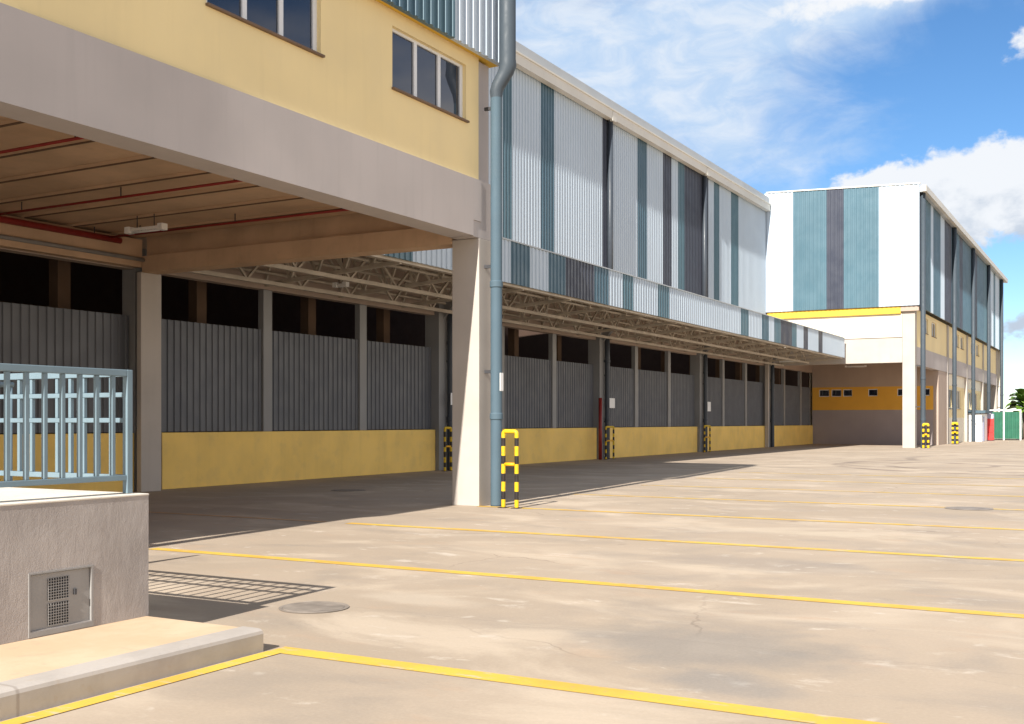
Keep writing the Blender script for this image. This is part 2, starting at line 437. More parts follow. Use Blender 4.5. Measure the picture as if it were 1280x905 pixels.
def downpipe(parent, lower, z_elbow, upper=None, z_top=None, r=.11, r_up=.155, m_low='pipe_blue', m_up='pipe_slate', z0=0.0, brackets=(), wall=None):
    """vertical rainwater pipe; optional swan-neck to a wider upper run"""
    x, y = lower; path = [(x, y, z0 + .004), (x, y, z0 + .03)]; rads = [r, r]; mis = [0]
    for z in (1.7, 4.2):                                       # socket collars
        for dz, rr in ((-.12, r), (-.075, r), (-.06, r), (-.055, r * 1.13), (-.045, r * 1.13), (.045, r * 1.13), (.055, r * 1.13), (.06, r), (.075, r), (.12, r)):
            if z0 < z + dz < z_elbow - .2: path.append((x, y, z + dz)); rads.append(rr); mis.append(0)
    if upper:
        ux, uy = upper
        path.append((x, y, z_elbow - .12)); rads.append(r); mis.append(0)
        path.append((x, y, z_elbow)); rads.append(r * 1.15); mis.append(1)
        dx, dy = ux - x, uy - y
        for t, rr in ((.15, 1.2), (.5, 1.28), (.85, 1.35)):
            path.append((x + dx * t, y + dy * t, z_elbow + .05 + .38 * t)); rads.append(r * rr); mis.append(1)
        path.append((ux, uy, z_elbow + .50)); rads.append(r_up * 1.1); mis.append(1)
        path.append((ux, uy, z_elbow + .62)); rads.append(r_up); mis.append(1)
        path.append((ux, uy, z_top)); rads.append(r_up); mis.append(1)
    else:
        path.append((x, y, z_top)); rads.append(r); mis.append(0)
    o = MB().tube(path, r, 14, rads=rads, mis=mis).build('downpipe', [M[m_low], M[m_up]], parent)
    for z in brackets:
        MB().bar((x, y, z), (wall, y, z), .05, .06).build('bracket', M['steel_dark'], o)
    return o

# ------------------------------------------------------------------ ground and markings
g = MB(); g.add([(-400, -400, 0), (400, -400, 0), (400, 1600, 0), (-400, 1600, 0)], [(0, 1, 2, 3)])
g = g.build('ground', M['ground']); tag(g, kind='structure')
GZ = .004
def sheet(name, pts, z, m):
    b = MB(); n = len(pts)
    b.add([(x, y, z) for x, y in pts], [tuple(range(n))])
    o = b.build(name, m); tag(o, kind='structure'); return o
for i, y in enumerate((6, 10, 14, 18, 22, 26, 30, 34)):
    sheet('parking_line', [(-5.24 if i == 0 else -10.76, y - .095), (4.5, y - .095), (4.5, y + .095), (-5.24 if i == 0 else -10.76, y + .095)], GZ, M['line'])
sheet('parking_line', [(-19.0, 13.93), (-11.2, 13.93), (-11.2, 14.07), (-19.0, 14.07)], GZ, M['line_faint'])
sheet('kerb_line', [(-5.245, -4), (-5.12, -4), (-5.12, 5.92), (-5.245, 5.92)], GZ + .001, M['line'])
# kerbed island: the kerb stones and the sandy screed behind them
isl = MB()
prof = [(-5.27, 0), (-5.27, .125), (-5.278, .146), (-5.30, .158), (-5.33, .16), (-5.46, .16), (-5.46, 0)]
isl.prism(prof, 'y', -4, 5.9)
o = isl.build('kerb', M['kerb']); tag(o, kind='structure')
o = MB().box(-11.0, -5.462, -4, 5.89, 0, .153).build('pavement', M['island']); tag(o, kind='structure')

def manhole(x, y, r, label, group=None):
    b = MB(); n = 28
    rings = ((r, .0045), (r, .008), (r * .90, .008), (r * .89, .0055), (r * .87, .0055), (r * .86, .009))
    V = []; F = []
    for rr, z in rings:
        V += [(x + rr * math.cos(2 * math.pi * k / n), y + rr * math.sin(2 * math.pi * k / n), z) for k in range(n)]
    for i in range(len(rings) - 1):
        F += [(i * n + k, i * n + (k + 1) % n, (i + 1) * n + (k + 1) % n, (i + 1) * n + k) for k in range(n)]
    F.append(tuple((len(rings) - 1) * n + k for k in range(n)))
    b.add(V, F)
    o = b.build('manhole_cover', M['iron']); tag(o, label, 'manhole cover', 'manhole covers set in the yard')
    return o
manhole(-6.13, 7.5, .30, 'round grey manhole cover beside the railing shadow near the kerb corner')
manhole(-2.6, 21.9, .42, 'dark manhole cover out in the open sunlit yard, on the right of the photo')
manhole(-15.9, 20.7, .40, 'manhole cover lying in deep shade by the yellow plinth, behind the column')

# ------------------------------------------------------------------ middle warehouse
WX = -20.0
wh = thing('warehouse', (WX, 31, 0), 'long warehouse with a yellow plinth, charcoal panels and a striped canopy along its side', 'warehouse')
strW = [(35.91, 0), (36.76, 1), (38.98, 0), (40.16, 2), (45.0, 0), (46.1, 3), (49.04, 0), (50.13, 2), (52.24, 0), (53.34, 3), (54.49, 0), (55.3, 1), (58.97, 3), (59.91, 0), (61.02, 1), (63.2, 0), (64.41, 1), (71, 0)]
CL = [M['clad_white'], M['clad_teal'], M['clad_blue'], M['clad_slate']]
corrugated('y', 4, 70.15, 6.72, 15.46, -20.5, 1, .235, .032, strW).build('cladding', CL, wh)
# roof: low slope to the rear, boxed white gutter with a lip, pale flashing above
MB().prism([(-20.24, 15.52), (-20.24, 15.95), (-33, 16.9), (-45.5, 15.9), (-45.5, 15.5), (-33, 16.5)], 'y', 4, 70.1).build('roof', M['roof'], wh)
gut = MB().prism([(-20.15, 15.07), (-20.15, 15.44), (-20.10, 15.46), (-20.10, 15.52), (-20.235, 15.52), (-20.235, 15.45), (-20.44, 15.45), (-20.44, 15.07)], 'y', 4, 70.1).build('gutter', M['gutter'], wh)
for y in (45.5, 58.1): MB().bevbox(-20.28, -20.125, y - .2, y + .2, 15.0, 15.43, .02).build('outlet_box', M['gutter'], gut)
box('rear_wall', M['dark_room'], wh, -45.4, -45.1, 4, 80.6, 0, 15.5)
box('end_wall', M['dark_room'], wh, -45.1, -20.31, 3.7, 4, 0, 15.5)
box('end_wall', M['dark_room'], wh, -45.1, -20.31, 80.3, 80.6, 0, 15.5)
# header above the open strip
box('lintel', M['brownwall'], wh, -20.28, -19.98, 4, 80.2, 5.10, 6.70)
COLS = [5.8, 18.4, 31.0, 43.6, 56.2, 68.8]
for c in COLS:
    y0, y1 = c + .42, (c + 12.6 - .42)
    if y1 > 80: y1 = 80.1
    MB().bevbox(-20.3, -19.93, y0, y1, 0, 1.34, .012).build('plinth', M['plinth'], wh)
    for k in range(3):
        p0 = c + 4.2 * k + (.42 if k == 0 else .18); p1 = c + 4.2 * (k + 1) - (.42 if k == 2 else .18)
        if p1 > 80.2: p1 = 79.9
        if p1 - p0 < .5: continue
        corrugated('y', p0, p1, 1.36, 4.04, -20.12, 1, .21, .03, [(999, 0)], .03).build('panel', M['panel'], wh)
    for k in (1, 2):
        y = c + 4.2 * k
        if y < 79.8: MB().bevbox(-20.22, -20.03, y - .17, y + .17, 1.342, 5.098, .01).build('mullion', M['steel_grey'], wh)
    if c > 10:
        cb = MB().bevbox(-20.35, -19.80 if c > 20 else -19.93, c - .40, c + .40, 0, 5.6, .012).build('column', M['steel_grey'], wh)
        if c < 20: continue
        MB().prism([(-19.80, 5.0), (-19.80, 5.6), (-19.3, 5.6)], 'y', c - .12, c + .12).build('corbel', M['steel_grey'], cb)
        downpipe(wh, (-19.66, c + .08), 5.1, z_top=5.75, r=.11, m_low='pipe_dark', brackets=(1.6, 3.6), wall=-19.82)
for c in COLS:
    for dy in (2.9, 7.4, 11.2):
        if 12 < c + dy < 79: box('inner_post', M['joint'], wh, -21.6, -21.3, c + dy, c + dy + .35, 0, 6.6)
box('pale_post', M['column'], wh, -19.90, -19.70, 68.05, 68.25, 0, 5.5)
# two upper rainwater pipes between gutter and canopy
for y in (45.5, 58.1):
    MB().tube([(-20.34, y, 6.9), (-20.34, y, 10), (-20.34, y, 15.0)], .13, 12).build('downpipe', M['pipe_dark'], wh)
    MB().tube([(-20.34, y - 12.6 if y > 50 else y - 12.9, 6.9), (-20.34, y - 12.6 if y > 50 else y - 12.9, 10), (-20.34, y - 12.6 if y > 50 else y - 12.9, 15.0)], .13, 12).build('downpipe', M['pipe_dark'], wh) if y < 50 else None

# canopy: sheet, striped fascia, trusses, purlins, edge beam
CF = -15.5
can = MB().prism([(-20.45, 6.60), (-20.45, 6.70), (CF - .07, 6.60), (CF - .07, 6.52)], 'y', 18.75, 70.05).build('canopy', M['canopy_sheet'], wh)
strF = [(21.5, 0), (22.7, 1), (24.6, 0), (25.8, 1), (27.8, 0), (28.86, 2), (30.05, 0), (31.31, 2), (33.39, 3), (34.49, 2), (35.64, 0), (36.71, 1), (38.93, 0), (40.08, 1), (49.06, 0), (50.26, 1), (52.43, 0), (53.51, 2), (54.63, 0), (55.6, 1), (57.9, 3), (58.87, 1), (60.19, 0), (61.21, 3), (63.35, 0), (64.47, 3), (72, 0)]
corrugated('y', 18.75, 70.05, 5.56, 6.76, CF, 1, .235, .028, strF, .05).build('fascia', CL, can)
box('cap_flashing', M['roof'], can, CF - .06, CF + .045, 18.74, 70.06, 6.762, 6.80)
box('edge_beam', M['truss'], can, CF - .28, CF - .10, 18.8, 70.0, 5.50, 5.66)
box('edge_beam', M['truss'], can, CF - .28, CF - .12, 18.8, 70.0, 6.30, 6.46)
y = 19.3; k = 0
while y < 69.9:
    t = MB()
    P = lambda u, top: (-20.0 + (CF + .15 - .3 + 20.0) * u, y, (6.42 - .0 * u) if top else (5.22 + .30 * u))
    t.bar(P(0, 0), P(1, 0), .09, .10); t.bar(P(0, 1), P(1, 1), .09, .10)
    n = 5
    for i in range(n):
        t.bar(P(i / n, 0), P((i + .5) / n, 1), .06); t.bar(P((i + .5) / n, 1), P((i + 1) / n, 0), .06)
    t.build('truss', M['truss'], can); y += 3.15; k += 1
for x in (-19.2, -18.3, -17.4, -16.5):
    box('purlin', M['truss'], can, x - .04, x + .04, 18.8, 70.0, 6.465, 6.585)
for x, zb in ((-19.3, 5.27), (-17.7, 5.40)):
    t = MB(); ya = 18.9
    t.box(x - .05, x + .05, 18.8, 70, zb - .16, zb - .06); t.box(x - .05, x + .05, 18.8, 70, 6.18, 6.28)
    while ya < 69:
        t.bar((x, ya, zb - .1), (x, ya + 1.05, 6.2), .055); t.bar((x, ya + 1.05, 6.2), (x, ya + 2.1, zb - .1), .055); ya += 2.1
    t.build('lattice_girder', M['truss'], can)
for x, z in ((-19.75, 5.50), (-18.6, 5.75), (-16.6, 5.62)):
    MB().tube([(x, 18.9, z), (x, 40, z), (x, 70, z)], .045, 8).build('conduit', M['truss'], can)

# ------------------------------------------------------------------ foreground building
FX = -10.75
fb = thing('front_building', (FX, 18, 0), 'nearest building, yellow upper wall over a grey beam and an open loading bay', 'building')
WINS = [(15.26, 17.62), (10.98, 13.38)]
wall = holed_wall('y', -16, 18.075, 6.162, 8.5, FX - .055, FX - .30, [(a, b, 7.20, 8.24) for a, b in WINS]).build('wall', M['yellow'], fb)
for a, b in WINS: window(fb, 'y', a, b, 7.20, 8.24, FX - .13, 1, 3)
BAYS = [(18.0, 18.5), (4.0, 4.5), (-10.0, -9.5)]
for y0, y1 in BAYS:
    MB().bevbox(FX - .60, FX, y0, y1, 0, 5.07, .012).build('column', M['column'], fb)
# corbelled beam ends, as in the notch by the corner column
for (c0, _), (c1, _) in zip(BAYS[1:], BAYS[:-1]):
    poly = [(c0 + .10, 5.40), (c0 + .28, 5.40), (c0 + .28, 5.085), (c1 - .22, 5.085), (c1 - .22, 5.38), (c1 + .07, 5.38), (c1 + .07, 6.16), (c0 + .10, 6.16)]
    MB().prism(poly, 'x', FX - .50, FX + .012).build('beam', M['beam'], fb)
for y0, y1 in BAYS:
    # column head beside and between the beam ends
    hb = MB()
    if y0 > 10:
        hb.prism([(y0 + .075, 5.375), (y0 - .215, 5.375), (y0 - .215, 5.074), (y1, 5.074), (y1, 6.16), (y0 + .075, 6.16)], 'x', FX - .48, FX - .004)
        hb.prism([(y0 + .078, 6.161), (y1, 6.161), (y1, 8.45), (y0 + .078, 8.45)], 'x', FX - .48, FX - .085)
    else:
        hb.prism([(y0 - .21, 5.074), (y0 + .27, 5.074), (y0 + .27, 5.39), (y0 + .09, 5.39), (y0 + .09, 5.37), (y0 - .21, 5.37)], 'x', FX - .48, FX - .01)
    hb.build('column_head', M['beam'], fb)
# hollow-core ceiling planks with joints, spanning from wall to beam
poly = []; y = -16
while y < 18.4:
    poly += [(y + .05, 5.80), (y + 1.08, 5.80), (y + 1.09, 5.75), (y + 1.18, 5.75)]; y += 1.19
poly = [p for p in poly if p[0] < 17.95] + [(18.0, 5.80)]
MB().prism(poly + [(18.0, 6.0), (-16, 6.0)], 'x', -20.3, FX - .5).build('ceiling', M['soffit'], fb)
for y0, y1 in BAYS[:2]:
    cb = MB().prism([(y0 - .02, 5.0), (y0 + .42, 5.0), (y0 + .42, 5.99), (y0 + .12, 5.99), (y0 + .12, 5.40), (y0 - .02, 5.37)] if y0 > 10 else [(y0 + .02, 5.35), (y0 + .42, 5.35), (y0 + .42, 5.755), (y0 + .02, 5.755)], 'x', -19.68, FX - .602).build('cross_beam', M['soffit'], fb)
    MB().bevbox(-19.76, -19.62, y0 - .10, y0 + .50, 0, 4.998 if y0 > 10 else 5.349, .012).build('inner_column', M['column'], fb)
for k in range(4, 28):
    y = -16 + .05 + 1.19 * k + 1.04
    if y < 17.8: box('ceiling_joint', M['joint'], fb, -19.6, FX - .51, y, y + .05, 5.735, 5.7495)
box('soffit_beam', M['soffit'], fb, -19.95, -19.70, -16, 18.0, 5.12, 5.745)
box('floor_slab', M['soffit'], fb, -20.3, FX - .305, -16, 18.5, 6.02, 6.15)
box('rear_wall', M['cream'], fb, -20.25, -20.0, -16, 18.5, 6.72, 15.6)
MB().prism([(-20.0, 6.16), (FX - .32, 6.16), (FX - .32, 15.6), (-20.0, 15.6)], 'y', 18.25, 18.5).build('end_wall', M['cream'], fb)
MB().prism([(-20.0, 6.16), (FX - .32, 6.16), (FX - .32, 15.6), (-20.0, 15.6)], 'y', -16, -15.8).build('end_wall', M['cream'], fb)
strA = [(12.6, 0), (15.73, 2), (16.78, 1), (20, 0)]
corrugated('y', -16, 18.74, 8.47, 15.6, -10.598, 1, .235, .045, [(-8, 0), (-5, 1), (0, 0), (3, 3), (8, 0), (9.5, 1)] + strA, .08).build('cladding', CL, fb)
box('overhang', M['yellow_trim'], fb, FX - .29, -10.684, -16, 18.70, 8.502, 8.55)
MB().prism([(-10.40, 15.62), (-10.40, 16.05), (-15.6, 16.6), (-20.4, 16.05), (-20.4, 15.62)], 'y', -16.3, 18.6).build('roof', M['roof'], fb)
downpipe(fb, (-10.50, 18.22), 7.85, (-10.31, 18.32), 15.6, brackets=(2.55, 4.55, 7.55), wall=FX - .002)
downpipe(fb, (-10.50, 4.12), 7.85, (-10.33, 4.16), 15.6, brackets=(2.55, 4.55, 7.55), wall=FX - .002)

# ------------------------------------------------------------------ far building (the twin at the end of the yard)
BX = -11.4; BY = 70.5
tw = thing('far_building', (BX, BY, 0), 'far building with a white gable striped teal and slate above an open corner bay', 'building')
top = lambda x: 15.90 - .038 * (x + 11.1)
corrugated('x', -20.56, -11.1, 8.62, top, 70.2, -1, .26, .028, [(-18.66, 0), (-16.65, 1), (-15.62, 3), (-13.59, 1), (-11, 0)]).build('gable_cladding', CL, tw)
strB = [(71.0, 3), (74.71, 1), (75.7, 0), (78.8, 2), (80.63, 0), (84, 3), (88.3, 2), (90, 3), (96, 2), (99, 3), (104, 2), (108.8, 1), (111.5, 0), (113.2, 1), (116.5, 0), (120.5, 1)]
corrugated('y', 70.24, 120.4, 8.56, 15.42, -11.14, 1, .26, .028, strB).build('side_cladding', CL, tw)
MB().prism([(-10.92, 15.44), (-10.92, 15.78), (-20.42, 16.12), (-20.42, 15.44)], 'y', 70.32, 120.6).build('roof', M['roof'], tw)
gt = MB().prism([(-10.70, 15.42), (-10.70, 15.80), (-10.915, 15.80), (-10.915, 15.42)], 'y', 70.1, 120.7).build('gutter', M['gutter'], tw)
MB().prism([(-20.44, 16.256), (-11.05, 15.90), (-11.05, 15.98), (-20.44, 16.336)], 'y', 70.13, 70.30).build('ridge_flashing', M['gutter'], tw)
box('end_wall', M['cream'], tw, -20.3, -11.3, 120.2, 120.4, 0, 15.4)
box('rear_wall', M['cream'], tw, -20.42, -20.25, 80.7, 120.2, 0, 15.4)
box('trim_band', M['yellow_trim'], tw, -20.42, -12.2, 70.30, 70.52, 8.17, 8.615)
box('trim_band', M['brownwall'], tw, -12.198, -11.15, 70.30, 70.52, 8.30, 8.615)
MB().bevbox(-20.42, -12.14, 70.524, 70.9, 5.2, 8.297, .02).build('front_panel', M['column'], tw)
MB().bevbox(-20.38, -12.142, 70.46, 70.518, 6.75, 8.167, .015).build('front_panel', M['cream'], tw)
PIERS = [70.5, 84.2, 95.0, 106.0, 117.3]
for i, y in enumerate(PIERS):
    MB().bevbox(-12.13, BX, y, y + .62, 0, 8.5, .015).build('column', M['column'], tw)
    downpipe(tw, (-10.97, y + .2), 7.9, z_top=15.4, r=.15, m_low='pipe_slate', brackets=(2.5, 5.0), wall=BX)
WB = [(74.3, 75.9), (77.4, 79.4), (88.6, 90.6), (91.6, 93.4), (98.0, 100), (101.5, 103.5), (110, 112)]
holed_wall('y', 71.125, 117.3, 6.20, 8.5, BX - .07, BX - .32, [(a, b, 7.25, 8.2) for a, b in WB]).build('wall', M['yellow'], tw)
for a, b in WB: window(tw, 'y', a, b, 7.25, 8.2, BX - .16, 1, 2)
for a, b in zip(PIERS[:-1], PIERS[1:]):
    MB().bevbox(BX - .5, BX - .02, a + .622, b - .002, 5.1, 6.197, .015).build('beam', M['beam'], tw)
# infilled side bays: white base, pale yellow band with windows, cream above
for a, b in list(zip(PIERS[1:-1], PIERS[2:]))[:2]:
    w = [(a + 2.0, a + 4.6, 2.6, 4.0), (a + 6.4, a + 8.4, 2.6, 4.0)]
    holed_wall('y', a + .625, b - .005, 0, 5.098, BX - .2, BX - .45, w, [(1.9, 0), (4.25, 1), (9, 0)]).build('infill_wall', [M['cream'], M['yellow']], tw)
    for h in w: window(tw, 'y', *h, BX - .27, 1, 2)
# recessed rear wall of the corner bay: taupe base, ochre band with slot windows, brown head
SL = [(-19.52, -18.80), (-18.65, -17.95), (-17.95 + .12, -17.2), (-16.10, -15.46), (-14.14, -13.4), (-12.6, -12.0)]
holed_wall('x', -20.0, -11.78, 0, 5.7, 80.2, 80.5, [(a, b, 3.38, 3.88) for a, b in SL], [(1.45, 0), (2.42, 0), (4.05, 1), (9, 2)]).build('bay_wall', [M['taupe'], M['orange_yellow'], M['brownwall']], tw)
for a, b in SL: window(tw, 'x', a, b, 3.38, 3.88, 80.26, -1, 1, .04, False)
box('slab', M['soffit'], tw, -20.2, BX - .5, 70.9, 84.2, 5.7, 6.1)
box('bay_end_wall', M['brownwall'], tw, -11.775, BX - .05, 80.2, 84.19, 0, 5.09)

# ------------------------------------------------------------------ concrete platform, its cabinet and railings
PX = -6.40; PY = 5.91; PT = 1.05
pod = thing('loading_platform', (PX, PY, 0), 'rough grey concrete platform with a metal cabinet let into its side', 'platform')
hx = (4.88, 5.39, .20, .585)
holed_wall('y', -3.5, PY, .154, PT, PX, PX - .25, [hx]).build('front_wall', M['render'], pod)
MB().box(-9.6, PX - .2505, PY - .25, PY, 0, PT).build('end_wall', M['render'], pod)
MB().bevbox(-9.6, PX + .004, -3.5, PY + .004, PT, PT + .015, .006).build('top', M['podium_top'], pod)
# cabinet: outer frame proud of the render, door with two grilles and a latch
cb = holed_wall('y', hx[0] - .004, hx[1] + .012, hx[2] - .04, hx[3] + .004, PX + .006, PX - .10, [(hx[0] + .007, hx[1] - .006, hx[2] - .005, hx[3] - .008)]).build('cabinet', M['cabinet'], pod)
door = MB().bevbox(PX - .06, PX - .012, hx[0] + .010, hx[1] - .009, hx[2] - .003, hx[3] - .012, .004).build('cabinet_door', M['cabinet'], cb)
for z0, z1 in ((.215, .365), (.385, .535)):
    gr = MB(); n = 9
    gr.box(PX - .0118, PX - .0105, 5.035, 5.205, z0, z1, 0)
    for k in range(n): gr.box(PX - .010, PX - .004, 5.035 + k * .0205, 5.035 + k * .0205 + .005, z0, z1, 1)
    for k in range(8): gr.box(PX - .0035, PX - .0015, 5.035, 5.205, z0 + k * (z1 - z0) / 8, z0 + k * (z1 - z0) / 8 + .004, 1)
    gr.build('grille', [M['grille'], M['cabinet']], cb)
MB().box(PX - .011, PX + .004, 5.245, 5.262, .40, .44).build('latch', M['steel_dark'], cb)

RX = -6.52; RY = 5.82; RZ = PT + .016
def railing(name, label, loc):
    return thing(name, loc, label, 'railing', 'railings round the platform')
fr = railing('railing', 'blue grey railing along the front edge of the platform, with plain uprights', (RX, RY, RZ))
MB().bevbox(RX - .025, RX + .025, -3.4, RY - .027, 1.935, 1.985, .006).build('top_rail', M['rail'], fr)
MB().bevbox(RX - .02, RX + .02, -3.4, RY - .027, 1.165, 1.205, .005).build('bottom_rail', M['rail'], fr)
def post(x, y, par): return MB().bevbox(x - .026, x + .026, y - .026, y + .026, RZ, 1.985, .006).build('post', M['rail'], par)
post(RX, RY, fr); post(RX, 3.62, fr); post(RX, 1.4, fr)
y = RY - .14
while y > .6:
    if abs(y - 3.62) > .06 and abs(y - 1.4) > .06:
        MB().bevbox(RX - .015, RX + .015, y - .015, y + .015, 1.2055, 1.9345, .004).build('baluster', M['rail'], fr)
    y -= .146
er = railing('railing', 'blue grey railing across the far end of the platform, with doubled middle rails', (-8, RY, RZ))
for z, h, w in ((1.96, .05, .05), (1.80, .035, .035), (1.61, .035, .035), (1.185, .04, .04)):
    MB().bevbox(-9.45, RX - .028, RY + .0 - w / 2, RY + w / 2, z - h / 2, z + h / 2, .005).build('rail', M['rail'], er)
post(-9.48, RY, er)
x = RX - .17
while x > -9.4:
    MB().bevbox(x - .015, x + .015, RY - .015, RY + .015, 1.2055, 1.592, .004).build('baluster', M['rail'], er)
    MB().bevbox(x - .015, x + .015, RY - .015, RY + .015, 1.628, 1.782, .004).build('baluster', M['rail'], er)
    MB().bevbox(x - .015, x + .015, RY - .015, RY + .015, 1.818, 1.934, .004).build('baluster', M['rail'], er)
    x -= .15
sr = railing('railing', 'blue grey stair handrail running out beyond the back corner of the platform', (-9.55, 6, 0))
MB().tube([(-9.55, 5.9, 1.96), (-9.55, 6.5, 1.96), (-9.55, 7.1, 1.96)], .028, 8).build('top_rail', M['rail'], sr)
for y in (5.95, 7.07): MB().tube([(-9.55, y, .004), (-9.55, y, 1.0), (-9.55, y, 1.935)], .024, 8).build('post', M['rail'], sr)

# ------------------------------------------------------------------ hazard-striped guard hoops
def hoop(p0, p1, h, label, r=.040):
    x0, y0 = p0; x1, y1 = p1
    root = thing('guard_hoop', ((x0 + x1) / 2, (y0 + y1) / 2, 0), label, 'guard hoop', 'striped guard hoops protecting the columns')
    d = Vector((x1 - x0, y1 - y0, 0)); L = d.length; d.normalize()
    path = []; cr = .05
    nz = 54
    for i in range(nz + 1): path.append(Vector((x0, y0, .004 + (h - cr) * i / nz)))
    for i in range(1, 7):
        t = math.pi / 2 * i / 6
        path.append(Vector((x0, y0, h - cr)) + d * (cr - cr * math.cos(t)) + Vector((0, 0, cr * math.sin(t))))
    for i in range(5, -1, -1):
        t = math.pi / 2 * i / 6
        path.append(Vector((x1, y1, h - cr)) - d * (cr - cr * math.cos(t)) + Vector((0, 0, cr * math.sin(t))))
    for i in range(nz - 1, -1, -1): path.append(Vector((x1, y1, .004 + (h - cr) * i / nz)))
    mis = []
    for a, b in zip(path[:-1], path[1:]):
        z = (a.z + b.z) / 2
        if z > h - .12: mis.append(0)
        else: mis.append(int((h - .12 - z) / .165) % 2 == 0 and 1 or 0)
    MB().tube(path, r, 12, mis=mis).build('bent_tube', [M['haz_yellow'], M['haz_black']], root)
    a = Vector((x0, y0, h * .57)) + d * (r * .8); b = Vector((x1, y1, h * .57)) - d * (r * .8)
    MB().tube([a, (a + b) / 2, b], r * .8, 10).build('cross_bar', M['haz_orange'], root)
    for x, y in (p0, p1): MB().bevbox(x - .075, x + .075, y - .095, y + .095, .002, .014, .003).build('base_plate', M['haz_black'], root)
    return root
hoop((-10.18, 17.93), (-9.90, 17.93), 1.42, 'yellow and black guard hoop standing in sun beside the near corner column')
hoop((-19.35, 30.25), (-19.35, 30.62), 1.40, 'shaded guard hoop just left of the near corner column, by the wall pipe')
hoop((-19.4, 42.95), (-19.4, 43.75), 1.38, 'shaded guard hoop beside the red standpipe at the warehouse wall')
hoop((-19.4, 55.4), (-19.4, 56.25), 1.38, 'shaded guard hoop at the next dark wall pipe beyond the red standpipe')
hoop((-10.9, 70.35), (-10.62, 70.35), 1.45, 'guard hoop at the foot of the far building corner column', .07)
hoop((-11.05, 84.1), (-10.75, 84.1), 1.5, 'guard hoop at the second column of the far building', .08)

# ------------------------------------------------------------------ pipes, lamps and little signs
def pipe_run(name, label, path, r, m, group=None, hangers=(), z_ceil=5.76, axis='x'):
    root = thing(name, path[0], label, 'pipe', group)
    MB().tube(path, r, 10).build('tube', m, root)
    for p in hangers:
        MB().tube([(p[0], p[1], p[2] + r * .6), (p[0], p[1], (p[2] + z_ceil) / 2), (p[0], p[1], z_ceil + .04)], .012, 6).build('hanger', M['steel_dark'], root)
    return root
G = 'sprinkler pipes under the loading bay ceiling'
for y, lab in ((10.75, 'thin red sprinkler pipe nearest the camera, high at the left edge of the bay ceiling'), (13.95, 'thin red sprinkler pipe crossing the middle of the bay ceiling'), (16.85, 'thin red sprinkler pipe crossing the bay ceiling next to the end beam')):
    pipe_run('sprinkler_pipe', lab, [(-19.55, y, 5.62), (-16, y, 5.62), (-11.9, y, 5.62)], .024, M['red'], G, [(x, y, 5.62) for x in (-18.5, -15.8, -13.1)])
pipe_run('sprinkler_main', 'thick red main pipe along the back wall of the bay', [(-19.5, -3, 5.60), (-19.5, 8, 5.60), (-19.5, 17.2, 5.60)], .07, M['red'], G, [(-19.5, y, 5.60) for y in (4, 9, 13, 16.5)])
pipe_run('cable_conduit', 'pale horizontal conduit fixed to the back wall below the red main', [(-19.62, -3, 5.28), (-19.62, 8, 5.28), (-19.62, 18.0, 5.28)], .045, M['cabinet'])
pipe_run('red_standpipe', 'red upright fire pipe at the warehouse wall beside a dark downpipe', [(-19.5, 42.6, .004), (-19.5, 42.6, 1.2), (-19.5, 42.6, 2.6)], .075, M['red'])

def batten(x, y, z, ang, label, L=.95, z_ceil=5.76):
    root = thing('ceiling_light', (x, y, z), label, 'light', 'batten lights under the roofs')
    root.rotation_euler = (0, 0, 0)
    d = Vector((math.cos(ang), math.sin(ang), 0)); c = Vector((x, y, z)); q = Vector((-d.y, d.x, 0))
    MB().bar(c - d * L / 2, c + d * L / 2, .09, .06).build('housing', M['lamp_white'], root)
    for s in (-1, 1):
        e = c + d * s * L / 2
        MB().bar(e + d * s * .002, e + d * s * .13, .15, .13).build('end_cap', M['lamp_white'], root)
        h = c + d * s * L * .3
        MB().bar(h + Vector((0, 0, .031)), Vector((h.x, h.y, z_ceil)), .015).build('hanger', M['steel_dark'], root)
    MB().tube([c - d * L * .48 - Vector((0, 0, .055)), c - Vector((0, 0, .055)), c + d * L * .48 - Vector((0, 0, .055))], .018, 8).build('tube', M['white'], root)
    return root
batten(-17.3, 15.9, 5.48, 0, 'white batten light hung below the bay ceiling near the back wall', .8)
batten(-17.1, 19.9, 5.42, 0, 'white batten light just beyond the end beam of the loading bay', .7, 6.4)
batten(-18.85, 24.2, 5.34, 0, 'small white light among the canopy trusses above the charcoal panels', .2, 6.4)
batten(-19.1, 69.4, 5.42, 0, 'white light at the far end of the canopy, above the pale post', 1.3, 6.5)
batten(-16.7, 79.0, 5.45, 0, 'white light under the slab of the far building corner bay', 1.2, 5.69)

def plate(x, y, z, w, h, axis, label):
    root = thing('sign_plate', (x, y, z), label, 'sign', 'small white plates on the pipes and columns')
    b = MB(); (b.bevbox(x, x + .012, y - w / 2, y + w / 2, z - h / 2, z + h / 2, .003) if axis == 'y' else b.bevbox(x - w / 2, x + w / 2, y - .012, y, z - h / 2, z + h / 2, .003))
    b.build('plate', M['white'], root)
    b = MB(); b.box(x - .02, x + .001, y - .02, y + .02, z - .02, z + .02) if axis == 'y' else b.box(x - .02, x + .02, y - .001, y + .02, z - .02, z + .02)
    b.build('fixing', M['steel_dark'], root)
    return root
plate(-10.38, 18.2, 2.35, .12, .34, 'y', 'narrow white plate fixed on the blue downpipe of the near corner column')
plate(-19.54, 31.0, 2.35, .22, .40, 'y', 'white plate on the dark wall pipe just left of the near corner column')
plate(-19.54, 43.9, 2.40, .55, .42, 'y', 'white plate on the wall pipe beside the red standpipe')
plate(-19.54, 56.5, 2.40, .5, .5, 'y', 'white plate on the dark wall pipe beyond the red standpipe')

